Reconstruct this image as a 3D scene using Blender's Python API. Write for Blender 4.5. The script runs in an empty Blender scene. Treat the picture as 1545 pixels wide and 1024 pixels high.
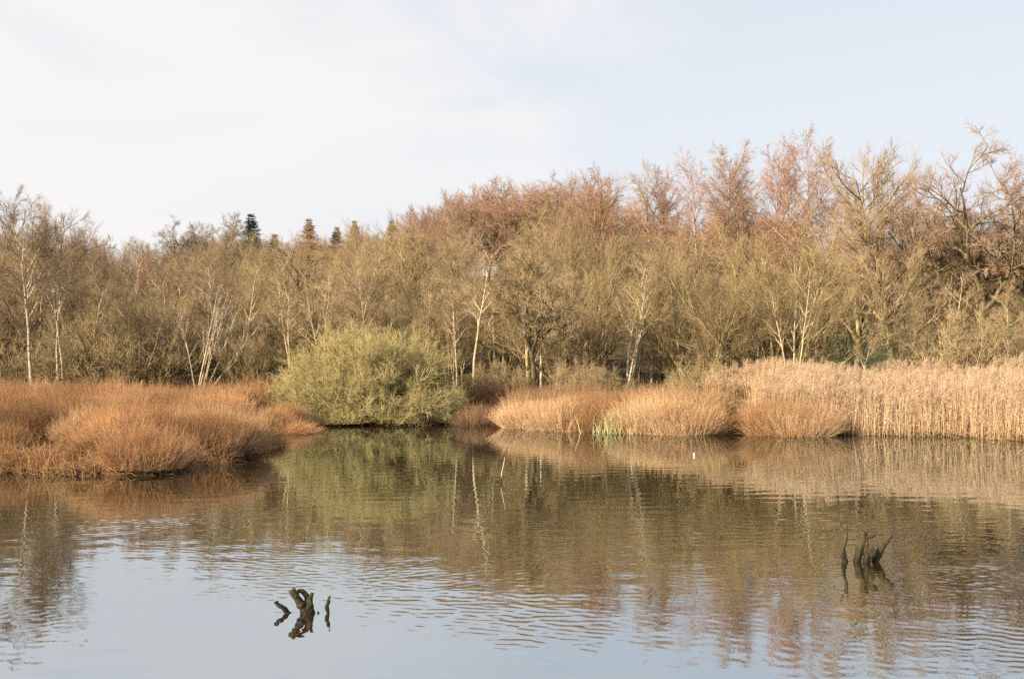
import bpy, math, random
import numpy as np
from mathutils import Vector, Matrix

# ------------------------------------------------------------------ camera, sky, sun, exposure
scene = bpy.context.scene
C = scene.collection
R = math.radians
CAM_H, FPX, HOR = 2.0, 1700.0, 555.0          # eye height, focal length and horizon row measured on the photo
cam_d = bpy.data.cameras.new("camera")
cam = bpy.data.objects.new("camera", cam_d)
C.objects.link(cam)
cam_d.sensor_width = 36.0
cam_d.lens = FPX / 1545.0 * 36.0
cam_d.clip_start, cam_d.clip_end = 0.1, 6000
cam.location = (0, 0, CAM_H)
cam.rotation_euler = (R(90) + math.atan((HOR - 512.0) / FPX), 0, 0)
scene.camera = cam

SUN_EL, SUN_AZ = R(23), R(234)                # azimuth clockwise from +Y
world = bpy.data.worlds.new("World")
scene.world = world
world.use_nodes = True
wn, wl = world.node_tree.nodes, world.node_tree.links
wn.clear()
w_out = wn.new("ShaderNodeOutputWorld")
w_bg = wn.new("ShaderNodeBackground")
w_bg.inputs["Strength"].default_value = 0.086
sky = wn.new("ShaderNodeTexSky")
sky.sky_type = 'NISHITA'
sky.sun_disc = False
sky.sun_elevation, sky.sun_rotation = SUN_EL, SUN_AZ
sky.air_density, sky.dust_density, sky.ozone_density = 1.0, 1.5, 1.0
w_tc = wn.new("ShaderNodeTexCoord")
w_map = wn.new("ShaderNodeMapping")
w_map.inputs["Scale"].default_value = (1.0, 1.0, 3.2)
w_map.inputs["Rotation"].default_value = (0, R(14), 0)
wl.new(w_tc.outputs["Generated"], w_map.inputs["Vector"])
w_n1 = wn.new("ShaderNodeTexNoise")
w_n1.inputs["Scale"].default_value = 2.6
w_n1.inputs["Detail"].default_value = 7
w_n1.inputs["Roughness"].default_value = 0.52
w_n1.inputs["Distortion"].default_value = 0.5
wl.new(w_map.outputs[0], w_n1.inputs["Vector"])
w_sep = wn.new("ShaderNodeSeparateXYZ")
wl.new(w_tc.outputs["Generated"], w_sep.inputs[0])
w_left = wn.new("ShaderNodeMapRange")          # the cloud bank lies to the left of the view
w_left.inputs["From Min"].default_value, w_left.inputs["From Max"].default_value = 0.30, -0.38
w_left.inputs["To Min"].default_value, w_left.inputs["To Max"].default_value = -0.16, 0.22
wl.new(w_sep.outputs["X"], w_left.inputs["Value"])
w_add = wn.new("ShaderNodeMath"); w_add.operation = 'ADD'
wl.new(w_n1.outputs["Fac"], w_add.inputs[0]); wl.new(w_left.outputs[0], w_add.inputs[1])
w_cov = wn.new("ShaderNodeMapRange"); w_cov.interpolation_type = 'SMOOTHSTEP'
w_cov.inputs["From Min"].default_value, w_cov.inputs["From Max"].default_value = 0.38, 0.74
w_cov.inputs["To Min"].default_value, w_cov.inputs["To Max"].default_value = 0.0, 1.0
wl.new(w_add.outputs[0], w_cov.inputs["Value"])
# thin high veil everywhere, thickest towards the horizon
w_veil = wn.new("ShaderNodeMapRange")
w_veil.inputs["From Min"].default_value, w_veil.inputs["From Max"].default_value = 0.16, 0.75
w_veil.inputs["To Min"].default_value, w_veil.inputs["To Max"].default_value = 0.93, 0.40
wl.new(w_sep.outputs["Z"], w_veil.inputs["Value"])
w_mv = wn.new("ShaderNodeMix"); w_mv.data_type = 'RGBA'
wl.new(w_veil.outputs[0], w_mv.inputs[0])
wl.new(sky.outputs[0], w_mv.inputs[6])
w_mv.inputs[7].default_value = (4.95, 5.14, 5.42, 1)
w_mc = wn.new("ShaderNodeMix"); w_mc.data_type = 'RGBA'
wl.new(w_cov.outputs[0], w_mc.inputs[0])
wl.new(w_mv.outputs[2], w_mc.inputs[6])
w_mc.inputs[7].default_value = (5.55, 5.45, 5.42, 1)
wl.new(w_mc.outputs[2], w_bg.inputs["Color"])
wl.new(w_bg.outputs[0], w_out.inputs["Surface"])

sun_d = bpy.data.lights.new("sun", 'SUN')
sun_d.energy, sun_d.angle, sun_d.color = 5.0, R(0.5), (1.0, 0.84, 0.61)
sun = bpy.data.objects.new("sun", sun_d)
C.objects.link(sun)
sdir = Vector((math.sin(SUN_AZ) * math.cos(SUN_EL), math.cos(SUN_AZ) * math.cos(SUN_EL), math.sin(SUN_EL)))
sun.rotation_euler = sdir.to_track_quat('Z', 'Y').to_euler()
sun.location = sdir * 60

vs = scene.view_settings
vs.view_transform, vs.look, vs.gamma, vs.use_curve_mapping = 'Standard', 'None', 1.0, False
vs.exposure = 0.98
scene.render.engine = 'CYCLES'
scene.cycles.use_denoising = False
scene.cycles.max_bounces = 5
scene.cycles.diffuse_bounces = 1
scene.cycles.glossy_bounces = 3
scene.cycles.sample_clamp_indirect = 4.0
scene.render.film_transparent = False

# ------------------------------------------------------------------ helpers
rs = np.random.default_rng(20)

def wx(px, Y): return (px - 772.5) / FPX * Y
def wz(py, Y): return CAM_H + (HOR - py) / FPX * Y

def tag(o, label=None, cat=None, group=None, kind=None):
    if label: o["label"] = label
    if cat: o["category"] = cat
    if group: o["group"] = group
    if kind: o["kind"] = kind
    return o

def norm(v):
    return v / np.maximum(np.linalg.norm(v, axis=-1, keepdims=True), 1e-9)

def mesh_from(name, V, Q, mat=None, smooth=True):
    m = bpy.data.meshes.new(name)
    V = np.ascontiguousarray(V, np.float32); Q = np.ascontiguousarray(Q, np.int32)
    k = Q.shape[1]
    m.vertices.add(len(V)); m.vertices.foreach_set("co", V.ravel())
    m.loops.add(Q.size); m.loops.foreach_set("vertex_index", Q.ravel())
    m.polygons.add(len(Q)); m.polygons.foreach_set("loop_start", np.arange(0, Q.size, k, dtype=np.int32))
    m.polygons.foreach_set("use_smooth", np.full(len(Q), smooth))
    m.update(calc_edges=True)
    if mat: m.materials.append(mat)
    return m

def obj(name, mesh, parent=None, color=None):
    o = bpy.data.objects.new(name, mesh)
    C.objects.link(o)
    if parent: o.parent = parent
    if color: o.color = (*color, 1)
    return o

def tubes(sets, sides):
    """polyline sets [(P (N,K,3), R (N,K))] -> vertices and quads of tapering tubes"""
    Vs, Qs, off = [], [], 0
    for (P, Rd), S in zip(sets, sides):
        N, K = Rd.shape
        if N == 0: continue
        D = np.empty_like(P)
        D[:, 1:-1] = P[:, 2:] - P[:, :-2]
        D[:, 0] = P[:, 1] - P[:, 0]; D[:, -1] = P[:, -1] - P[:, -2]
        D = norm(D)
        mean = norm(P[:, -1] - P[:, 0])
        ref = np.where(np.abs(mean[:, 2:3]) > 0.8, np.array([[1.0, 0.13, 0]]), np.array([[0.1, 0.05, 1.0]]))
        U = norm(np.cross(D, ref[:, None, :])); W = np.cross(D, U)
        a = np.arange(S) * 2 * np.pi / S
        V = P[:, :, None, :] + Rd[:, :, None, None] * (np.cos(a)[None, None, :, None] * U[:, :, None, :] + np.sin(a)[None, None, :, None] * W[:, :, None, :])
        Vs.append(V.reshape(-1, 3))
        i = (np.arange(N) * K * S)[:, None, None] + (np.arange(K - 1) * S)[None, :, None] + np.arange(S)[None, None, :]
        j = (np.arange(N) * K * S)[:, None, None] + (np.arange(K - 1) * S)[None, :, None] + ((np.arange(S) + 1) % S)[None, None, :]
        Qs.append(np.stack([i, j, j + S, i + S], -1).reshape(-1, 4) + off)
        off += N * K * S
    return np.concatenate(Vs), np.concatenate(Qs)

def walk(p0, d0, L, K, r0, r1, trop, wob, rng):
    """N polylines from p0 along d0, bending by trop (up) and random wobble"""
    N = len(p0)
    P = np.empty((N, K, 3)); P[:, 0] = p0
    d = norm(d0.copy()); st = (L / (K - 1))[:, None]
    tv = np.zeros((N, 3)); tv[:, 2] = trop
    for k in range(1, K):
        d = norm(d + tv / (K - 1) + rng.normal(0, wob, (N, 3)))
        P[:, k] = P[:, k - 1] + d * st
    t = np.linspace(0, 1, K)[None, :]
    Rd = r0[:, None] * (1 - t) + r1[:, None] * t if np.ndim(r1) else r0[:, None] * (1 - t) + r1 * t
    return P, Rd

def spawn(par, n, t0, t1, ang, angv, lf, lv, K, rmax, rtip, trop, wob, rng, fall=0.5, az=None):
    """n children along each parent polyline"""
    P, Rd = par
    N, K0 = Rd.shape
    plen = np.linalg.norm(np.diff(P, axis=1), axis=-1).sum(1)
    idx = np.repeat(np.arange(N), n)
    j = np.tile(np.arange(n), N)
    t = t0 + (t1 - t0) * (j + rng.random(len(idx))) / n
    f = np.clip(t, 0, 0.9999) * (K0 - 1); s = f.astype(int); u = (f - s)[:, None]
    A, B = P[idx, s], P[idx, s + 1]
    pos = A * (1 - u) + B * u
    tan = norm(B - A)
    rad = Rd[idx, s] * (1 - u[:, 0]) + Rd[idx, s + 1] * u[:, 0]
    ref = np.where(np.abs(tan[:, 2:3]) > 0.85, np.array([[1.0, 0, 0]]), np.array([[0, 0, 1.0]]))
    e1 = norm(np.cross(tan, ref)); e2 = np.cross(tan, e1)
    a = rng.random(N)[idx] * 6.283 + j * 2.39996 + rng.normal(0, 0.5, len(idx))
    perp = np.cos(a)[:, None] * e1 + np.sin(a)[:, None] * e2
    th = np.radians(ang + rng.normal(0, angv, len(idx)))
    d = np.cos(th)[:, None] * tan + np.sin(th)[:, None] * perp
    L = plen[idx] * lf * (1 - fall * (t - t0) / max(t1 - t0, 1e-6)) * (1 + rng.uniform(-lv, lv, len(idx)))
    r0 = np.minimum(rad * 0.8, rmax)
    return walk(pos, d, L, K, r0, np.minimum(rtip, r0 * 0.9), trop, wob, rng)

# ------------------------------------------------------------------ materials
def new_mat(name):
    m = bpy.data.materials.new(name); m.use_nodes = True
    n, l = m.node_tree.nodes, m.node_tree.links
    b = n["Principled BSDF"]
    b.inputs["Roughness"].default_value = 0.85
    b.inputs["Specular IOR Level"].default_value = 0.15
    return m, n, l, b

def mat_twig(name, spread=0.22, island=True, hue=0.01, spec=0.15, rough=0.85):
    """object colour, varied from twig to twig and from clump to clump"""
    m, n, l, b = new_mat(name)
    oi = n.new("ShaderNodeObjectInfo")
    geo = n.new("ShaderNodeNewGeometry")
    tc = n.new("ShaderNodeTexCoord")
    nz = n.new("ShaderNodeTexNoise"); nz.inputs["Scale"].default_value = 1.3; nz.inputs["Detail"].default_value = 3
    l.new(tc.outputs["Object"], nz.inputs["Vector"])
    mr = n.new("ShaderNodeMapRange"); mr.inputs["To Min"].default_value = 1 - spread; mr.inputs["To Max"].default_value = 1 + spread
    l.new(geo.outputs["Random Per Island"], mr.inputs["Value"])
    mr2 = n.new("ShaderNodeMapRange"); mr2.inputs["From Min"].default_value = 0.3; mr2.inputs["From Max"].default_value = 0.7
    mr2.inputs["To Min"].default_value = 0.85; mr2.inputs["To Max"].default_value = 1.15
    l.new(nz.outputs["Fac"], mr2.inputs["Value"])
    mul = n.new("ShaderNodeMath"); mul.operation = 'MULTIPLY'
    l.new(mr.outputs[0], mul.inputs[0]); l.new(mr2.outputs[0], mul.inputs[1])
    hs = n.new("ShaderNodeHueSaturation")
    l.new(oi.outputs["Color"], hs.inputs["Color"]); l.new(mul.outputs[0], hs.inputs["Value"])
    mh = n.new("ShaderNodeMapRange"); mh.inputs["To Min"].default_value = 0.5 - hue; mh.inputs["To Max"].default_value = 0.5 + hue
    l.new(nz.outputs["Color"], mh.inputs["Value"]); l.new(mh.outputs[0], hs.inputs["Hue"])
    l.new(hs.outputs[0], b.inputs["Base Color"])
    b.inputs["Specular IOR Level"].default_value = spec
    b.inputs["Roughness"].default_value = rough
    return m

def mat_bark(name, c1, c2, scale=(6, 6, 2), thr=(0.4, 0.65), bump=0.02):
    m, n, l, b = new_mat(name)
    tc = n.new("ShaderNodeTexCoord"); mp = n.new("ShaderNodeMapping"); mp.inputs["Scale"].default_value = scale
    l.new(tc.outputs["Object"], mp.inputs["Vector"])
    nz = n.new("ShaderNodeTexNoise"); nz.inputs["Scale"].default_value = 1.0; nz.inputs["Detail"].default_value = 6; nz.inputs["Roughness"].default_value = 0.65
    l.new(mp.outputs[0], nz.inputs["Vector"])
    cr = n.new("ShaderNodeValToRGB")
    cr.color_ramp.elements[0].position, cr.color_ramp.elements[0].color = thr[0], (*c1, 1)
    cr.color_ramp.elements[1].position, cr.color_ramp.elements[1].color = thr[1], (*c2, 1)
    l.new(nz.outputs["Fac"], cr.inputs[0]); l.new(cr.outputs[0], b.inputs["Base Color"])
    bp = n.new("ShaderNodeBump"); bp.inputs["Distance"].default_value = bump
    l.new(nz.outputs["Fac"], bp.inputs["Height"]); l.new(bp.outputs[0], b.inputs["Normal"])
    return m

M_twig = mat_twig("bare twigs")
M_stem = mat_twig("dead stems", spread=0.48, hue=0.012)
M_birch = mat_bark("birch bark", (0.10, 0.08, 0.06), (0.50, 0.42, 0.29), (5, 5, 11), (0.36, 0.50))
M_pale = mat_bark("pale bark", (0.22, 0.17, 0.10), (0.60, 0.50, 0.33), (5, 5, 8), (0.33, 0.55))
M_moss = mat_bark("mossy bark", (0.10, 0.075, 0.045), (0.46, 0.375, 0.19), (5, 5, 2.2), (0.35, 0.62))
M_oak = mat_bark("oak bark", (0.07, 0.055, 0.035), (0.30, 0.24, 0.13), (6, 6, 2), (0.35, 0.66))
M_dark = mat_bark("dark bark", (0.05, 0.04, 0.03), (0.17, 0.13, 0.085), (6, 6, 2), (0.35, 0.7))
M_wet = mat_bark("wet weathered wood", (0.012, 0.011, 0.008), (0.05, 0.042, 0.02), (22, 22, 9), (0.35, 0.7), 0.006)
M_wood = mat_bark("weathered mossy wood", (0.04, 0.032, 0.015), (0.24, 0.19, 0.085), (26, 26, 10), (0.36, 0.68), 0.008)

# ------------------------------------------------------------------ terrain
SHORE = np.array([(-60, 2), (-30, 15), (-18, 20.4), (-13, 21.2), (-9.8, 21.6), (-8.2, 21.0), (-6.6, 21.2), (-6.1, 23.4), (-6.2, 25.4), (-7.6, 29.5), (-7.9, 33),
                  (-6.7, 36.2), (-6.9, 39.6), (-5.2, 39.6), (-3.4, 38.9), (-2.1, 40.8), (-0.6, 40.6), (0.3, 38.0), (2.7, 36.0),
                  (5.4, 34.4), (6.4, 34.3), (6.7, 35.0), (7.1, 34.3), (10.4, 33.6), (13, 32.6), (14.0, 30.8), (15.6, 28), (19, 23),
                  (27, 12), (34, -2), (30, -14), (0, -16), (-40, -14)], float)

def shore_dist(x, y):
    """signed distance to the pond's edge, positive on land"""
    x = np.asarray(x, float); y = np.asarray(y, float)
    best = np.full(x.shape, 1e9); inside = np.zeros(x.shape, bool)
    n = len(SHORE)
    for i in range(n):
        ax, ay = SHORE[i]; bx, by = SHORE[(i + 1) % n]
        ex, ey = bx - ax, by - ay
        t = np.clip(((x - ax) * ex + (y - ay) * ey) / (ex * ex + ey * ey), 0, 1)
        best = np.minimum(best, np.hypot(x - ax - t * ex, y - ay - t * ey))
        cr = (ay > y) != (by > y)
        with np.errstate(divide='ignore', invalid='ignore'):
            xi = ax + (y - ay) * ex / (ey if ey else 1e-9)
        inside ^= cr & (x < xi)
    return np.where(inside, -best, best)

def sstep(a, b, v):
    t = np.clip((v - a) / (b - a), 0, 1)
    return t * t * (3 - 2 * t)

def ground(x, y):
    x = np.asarray(x, float); y = np.asarray(y, float)
    d = shore_dist(x, y); d = d + 0.16 * np.sin(3.1 * x + 1.7 * y) * np.sin(2.3 * y - 1.4 * x) + 0.10 * np.sin(5.3 * x + 0.7)
    z = np.where(d < 0, np.maximum(-0.9, d * 0.6) + 0.05, 0.03 + 0.10 * sstep(0, 0.3, d) + 0.17 * sstep(0.5, 5, d))
    br = x / np.maximum(y, 20.0)
    amp = 9.0 + 5.0 * sstep(-0.25, 0.02, br) + 1.0 * sstep(0.1, 0.4, br)
    hill = amp * sstep(44, 150, y) + 0.25 * np.sin(x * 0.21 + y * 0.13) * sstep(44, 60, y)
    hill = hill + 4.0 * sstep(140, 260, y)
    und = 0.05 * np.sin(x * 1.7 + 0.6 * y) * np.sin(y * 1.3 - 0.4 * x) * sstep(0.2, 1.2, d)
    return z + np.where(d > 0, hill + und, 0)

def lines(lo, hi, dense, step, grow):
    a = list(np.arange(dense[0], dense[1] + 1e-6, step))
    s, v = step, a[-1]
    while v < hi: s *= grow; v += s; a.append(v)
    s, v = step, a[0]
    while v > lo: s *= grow; v -= s; a.insert(0, v)
    return np.array(a)

xs = lines(-1800, 1800, (-30, 30), 0.3, 1.12)
ys = lines(-600, 2600, (14, 60), 0.3, 1.10)
X, Y = np.meshgrid(xs, ys)
Z = ground(X, Y)
nx, ny = len(xs), len(ys)
ii = (np.arange(ny - 1)[:, None] * nx + np.arange(nx - 1)[None, :]).ravel()
m, n, l, b = new_mat("leaf litter ground")
tc = n.new("ShaderNodeTexCoord")
nz = n.new("ShaderNodeTexNoise"); nz.inputs["Scale"].default_value = 0.9; nz.inputs["Detail"].default_value = 10; nz.inputs["Roughness"].default_value = 0.7
l.new(tc.outputs["Object"], nz.inputs["Vector"])
cr = n.new("ShaderNodeValToRGB")
e = cr.color_ramp.elements
e[0].position, e[0].color = 0.32, (0.035, 0.025, 0.015, 1)
e[1].position, e[1].color = 0.72, (0.17, 0.12, 0.06, 1)
e.new(0.52).color = (0.085, 0.065, 0.032, 1)
l.new(nz.outputs["Fac"], cr.inputs[0])
sx = n.new("ShaderNodeSeparateXYZ"); l.new(tc.outputs["Object"], sx.inputs[0])
def band(out, a, b_, c, d):
    r1 = n.new("ShaderNodeMapRange"); r1.interpolation_type = 'SMOOTHSTEP'
    r1.inputs["From Min"].default_value, r1.inputs["From Max"].default_value = a, b_
    r2 = n.new("ShaderNodeMapRange"); r2.interpolation_type = 'SMOOTHSTEP'
    r2.inputs["From Min"].default_value, r2.inputs["From Max"].default_value = d, c
    l.new(out, r1.inputs["Value"]); l.new(out, r2.inputs["Value"])
    mm = n.new("ShaderNodeMath"); mm.operation = 'MULTIPLY'
    l.new(r1.outputs[0], mm.inputs[0]); l.new(r2.outputs[0], mm.inputs[1])
    return mm.outputs[0]
mk = n.new("ShaderNodeMath"); mk.operation = 'MULTIPLY'
l.new(band(sx.outputs["X"], 14, 18, 36, 44), mk.inputs[0]); l.new(band(sx.outputs["Y"], 60, 65, 105, 118), mk.inputs[1])
gm = n.new("ShaderNodeMix"); gm.data_type = 'RGBA'
l.new(mk.outputs[0], gm.inputs[0]); l.new(cr.outputs[0], gm.inputs[6])
g2 = n.new("ShaderNodeMix"); g2.data_type = 'RGBA'
g2.inputs[6].default_value = (0.24, 0.26, 0.08, 1); g2.inputs[7].default_value = (0.38, 0.38, 0.15, 1)
l.new(nz.outputs["Fac"], g2.inputs[0]); l.new(g2.outputs[2], gm.inputs[7])
wz_ = n.new("ShaderNodeMapRange"); wz_.inputs["From Min"].default_value, wz_.inputs["From Max"].default_value = 0.12, 0.24
l.new(sx.outputs["Z"], wz_.inputs["Value"])
wet = n.new("ShaderNodeMix"); wet.data_type = 'RGBA'; wet.inputs[6].default_value = (0.018, 0.013, 0.008, 1)
l.new(wz_.outputs[0], wet.inputs[0]); l.new(gm.outputs[2], wet.inputs[7]); l.new(wet.outputs[2], b.inputs["Base Color"])
g_o = obj("ground", mesh_from("ground", np.stack([X.ravel(), Y.ravel(), Z.ravel()], -1), np.stack([ii, ii + 1, ii + nx + 1, ii + nx], -1), m))
tag(g_o, kind="structure")

# ------------------------------------------------------------------ water: wind ripples as real relief
def blob(x, y, cx, cy, sx_, sy_, rot=0):
    c, s = math.cos(rot), math.sin(rot)
    u = ((x - cx) * c + (y - cy) * s) / sx_; v = (-(x - cx) * s + (y - cy) * c) / sy_
    return np.exp(-(u * u + v * v))

def packet(x, y, heading, spread, lam, n_w, rng):
    """unit-slope sum of short waves running about one heading (degrees from +Y, clockwise)"""
    h = np.zeros_like(x)
    for _ in range(n_w):
        a = R(heading + rng.normal(0, spread)); lm = lam * math.exp(rng.normal(0, 0.20)); k = 2 * math.pi / lm
        h += np.sin(k * (math.sin(a) * x + math.cos(a) * y) + rng.uniform(0, 6.283)) / k
    return h * math.sqrt(2.0 / n_w)

def slow(x, y, s, rng):
    v = np.zeros_like(x)
    for _ in range(9):
        a = rng.uniform(0, 6.283); k = rng.uniform(0.6, 1.6) / s
        v += np.sin(k * (math.cos(a) * x + math.sin(a) * y) + rng.uniform(0, 6.283))
    return 0.5 + 0.5 * np.tanh(v / 2.0)

wr = np.random.default_rng(5)
us = np.linspace(-1.0, 1.0, 900)
yv = [-2.0]
while yv[-1] < 44: yv.append(yv[-1] + max(0.016, 0.0027 * (yv[-1] + 1)))
yv = np.array(yv)
U_, WY = np.meshgrid(us, yv)
WX = U_ * (WY + 6.0) * 0.78
pat = slow(WX, WY, 1.1, wr)
env = lambda p: 0.06 + 1.55 * p ** 2.4
h = 0.058 * packet(WX, WY, -32, 30, 0.125, 60, wr) * (blob(WX, WY, -3.2, 13.0, 2.0, 2.9, 0.5) + 0.75 * blob(WX, WY, -3.9, 9.6, 0.9, 1.3, 0.3)) * env(pat)
h += 0.054 * packet(WX, WY, 36, 32, 0.125, 60, wr) * (blob(WX, WY, -0.8, 12.8, 1.7, 3.0, -0.6) + blob(WX, WY, 0.7, 9.6, 1.1, 1.4, -0.7)) * env(slow(WX, WY, 0.9, wr))
h += 0.045 * packet(WX, WY, 16, 32, 0.12, 60, wr) * blob(WX, WY, 3.0, 7.9, 2.0, 0.95) * env(slow(WX, WY, 0.9, wr))
h += 0.042 * packet(WX, WY, 5, 45, 0.13, 60, wr) * (blob(WX, WY, 4.9, 10.2, 1.1, 2.0) + 0.5 * blob(WX, WY, 1.0, 11.8, 2.2, 2.0) + 0.5 * blob(WX, WY, -5.8, 12, 1.3, 4)) * env(slow(WX, WY, 0.8, wr))
h += 0.016 * packet(WX, WY, 0, 30, 0.24, 40, wr) * blob(WX, WY, 3.8, 14.2, 3.0, 1.6)
h += 0.006 * packet(WX, WY, 10, 45, 0.16, 40, wr) * (1 - sstep(13, 24, WY)) + 0.0035 * packet(WX, WY, 0, 50, 0.5, 16, wr)
nxw, nyw = len(us), len(yv)
ii = (np.arange(nyw - 1)[:, None] * nxw + np.arange(nxw - 1)[None, :]).ravel()
wm, n, l, b = new_mat("pond water")
n.remove(b)
w_o = n["Material Output"]
dif = n.new("ShaderNodeBsdfDiffuse"); dif.inputs["Color"].default_value = (0.045, 0.018, 0.003, 1)
glo = n.new("ShaderNodeBsdfGlossy"); glo.inputs["Color"].default_value = (0.765, 0.865, 0.915, 1); glo.inputs["Roughness"].default_value = 0.02
fr = n.new("ShaderNodeFresnel"); fr.inputs["IOR"].default_value = 1.33
fm = n.new("ShaderNodeMapRange"); fm.inputs["To Min"].default_value = 0.66; fm.inputs["To Max"].default_value = 0.82
mx = n.new("ShaderNodeMixShader")
l.new(fr.outputs[0], fm.inputs["Value"]); l.new(fm.outputs[0], mx.inputs[0]); l.new(dif.outputs[0], mx.inputs[1]); l.new(glo.outputs[0], mx.inputs[2])
l.new(mx.outputs[0], w_o.inputs["Surface"])
wat = obj("water", mesh_from("water", np.stack([WX.ravel(), WY.ravel(), h.ravel()], -1), np.stack([ii, ii + 1, ii + nxw + 1, ii + nxw], -1), wm))
tag(wat, kind="structure")

# ------------------------------------------------------------------ tree kinds (trunk mesh, crown mesh, height)
def finish(name, trunk_sets, crown_sets, bark, tside=None, cside=None):
    V, Q = tubes(trunk_sets, tside or [7] + [5] * (len(trunk_sets) - 1))
    tm = mesh_from(name + " trunk", V, Q, bark)
    V2, Q2 = tubes(crown_sets, cside or [3] * len(crown_sets))
    cm = mesh_from(name + " crown", V2, Q2, M_twig)
    return tm, cm, float(np.percentile(V2[:, 2], 99.6))

def one(*v): return np.array([v], float)

def birch(seed, H=13.0, stems=1, lean=0.0, dens=1.0, t0=0.24, bark=None, droop=-0.45):
    g = np.random.default_rng(seed)
    base = np.zeros((stems, 3)); base[:, :2] = g.normal(0, 0.16, (stems, 2)) if stems > 1 else 0
    d = np.zeros((stems, 3)); d[:, 2] = 1; d[:, :2] = g.normal(0, 0.12 if stems > 1 else 0.04, (stems, 2)); d[:, 0] += lean
    tr = walk(base, d, np.full(stems, H * 0.86) * g.uniform(0.86, 1.0, stems), 13, np.full(stems, 0.0085 * H), 0.016, 0.15, 0.045, g)
    li = spawn(tr, int(26 * dens), t0, 1.0, 42, 10, 0.27, 0.3, 8, 0.04, 0.008, 0.3, 0.08, g, fall=0.42)
    br = spawn(li, 8, 0.2, 0.98, 28, 9, 0.42, 0.3, 6, 0.014, 0.005, 0.0, 0.08, g, fall=0.4)
    tw = spawn(br, 7, 0.15, 1.0, 26, 9, 0.55, 0.3, 5, 0.0065, 0.0035, droop, 0.07, g, fall=0.3)
    fi = spawn(tw, 5, 0.1, 1.0, 22, 9, 0.65, 0.4, 3, 0.0045, 0.002, droop, 0.05, g, fall=0.2)
    return finish("birch", [tr, li], [br, tw, fi], bark or M_birch, [8, 5])

def upright(seed, H=11.0, stems=1, bark=None, ang=48, lim=26, t0=0.22, wob=0.05, tilt=0.05, up=0.55):
    g = np.random.default_rng(seed)
    base = np.zeros((stems, 3)); base[:, :2] = g.normal(0, 0.22, (stems, 2)) if stems > 1 else 0
    d = np.zeros((stems, 3)); d[:, 2] = 1; d[:, :2] = g.normal(0, tilt, (stems, 2))
    tr = walk(base, d, np.full(stems, H * 0.82) * g.uniform(0.8, 1.0, stems), 12, np.full(stems, 0.0125 * H), 0.03, 0.15, wob, g)
    li = spawn(tr, lim, t0, 1.0, ang, 11, 0.36, 0.3, 9, 0.065, 0.010, up, 0.10, g, fall=0.35)
    br = spawn(li, 8, 0.2, 0.98, 34, 10, 0.42, 0.3, 6, 0.022, 0.006, 0.3, 0.09, g, fall=0.4)
    tw = spawn(br, 7, 0.15, 1.0, 32, 10, 0.52, 0.35, 4, 0.008, 0.004, 0.2, 0.08, g, fall=0.3)
    fi = spawn(tw, 4, 0.15, 1.0, 28, 10, 0.65, 0.4, 3, 0.005, 0.0022, 0.15, 0.06, g, fall=0.2)
    return finish("upright", [tr, li], [br, tw, fi], bark or M_moss, [8, 5])

def oak(seed, H=11.5, bark=None, fork=0.42, spread=50, r=0.165, nl=8):
    g = np.random.default_rng(seed)
    tr = walk(np.zeros((1, 3)), one(0.04, 0, 1), np.array([H * fork]), 8, np.array([r]), r * 0.72, 0.05, 0.05, g)
    fk = spawn(tr, 5, 0.62, 1.0, spread * 0.72, 10, 1.05, 0.15, 10, r * 0.55, 0.03, 0.35, 0.13, g, fall=0.05)
    l1 = spawn(fk, 6, 0.18, 1.0, 46, 12, 0.56, 0.25, 9, r * 0.32, 0.018, 0.35, 0.15, g, fall=0.35)
    l2 = spawn(l1, 6, 0.15, 1.0, 44, 12, 0.56, 0.3, 7, 0.034, 0.009, 0.25, 0.15, g, fall=0.35)
    br = spawn(l2, 5, 0.2, 1.0, 42, 12, 0.56, 0.3, 7, 0.018, 0.005, 0.2, 0.14, g, fall=0.4)
    tw = spawn(br, 6, 0.15, 1.0, 38, 12, 0.58, 0.35, 5, 0.010, 0.004, 0.15, 0.12, g, fall=0.3)
    fi = spawn(tw, 4, 0.2, 1.0, 34, 12, 0.62, 0.4, 3, 0.0052, 0.0024, 0.1, 0.08, g, fall=0.2)
    return finish("oak", [tr, fk, l1, l2], [br, tw, fi], bark or M_oak, [10, 8, 6, 4])

def willow(seed, H=7.0, stems=9, tilt=(8, 48), bark=None, dens=1.0):
    """many stems fanning out from one stool, fine upright twigs"""
    g = np.random.default_rng(seed)
    az = np.arange(stems) * 2.4 + g.normal(0, 0.3, stems); th = np.radians(g.uniform(tilt[0], tilt[1], stems))
    base = np.stack([np.cos(az) * 0.3, np.sin(az) * 0.3, np.zeros(stems)], -1)
    d = np.stack([np.sin(th) * np.cos(az), np.sin(th) * np.sin(az), np.cos(th)], -1)
    tr = walk(base, d, H * g.uniform(0.75, 1.12, stems), 10, g.uniform(0.05, 0.10, stems), 0.012, 0.22, 0.08, g)
    li = spawn(tr, int(12 * dens), 0.15, 0.97, 28, 9, 0.42, 0.3, 8, 0.035, 0.007, 0.45, 0.07, g, fall=0.5)
    br = spawn(li, 7, 0.15, 0.98, 26, 9, 0.46, 0.3, 6, 0.013, 0.005, 0.35, 0.08, g, fall=0.35)
    tw = spawn(br, 6, 0.1, 1.0, 24, 9, 0.58, 0.35, 4, 0.0065, 0.0035, 0.25, 0.07, g, fall=0.3)
    fi = spawn(tw, 3, 0.1, 1.0, 22, 9, 0.75, 0.4, 3, 0.0045, 0.0022, 0.15, 0.05, g, fall=0.2)
    return finish("willow", [tr, li], [br, tw, fi], bark or M_moss, [6, 4])

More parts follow.
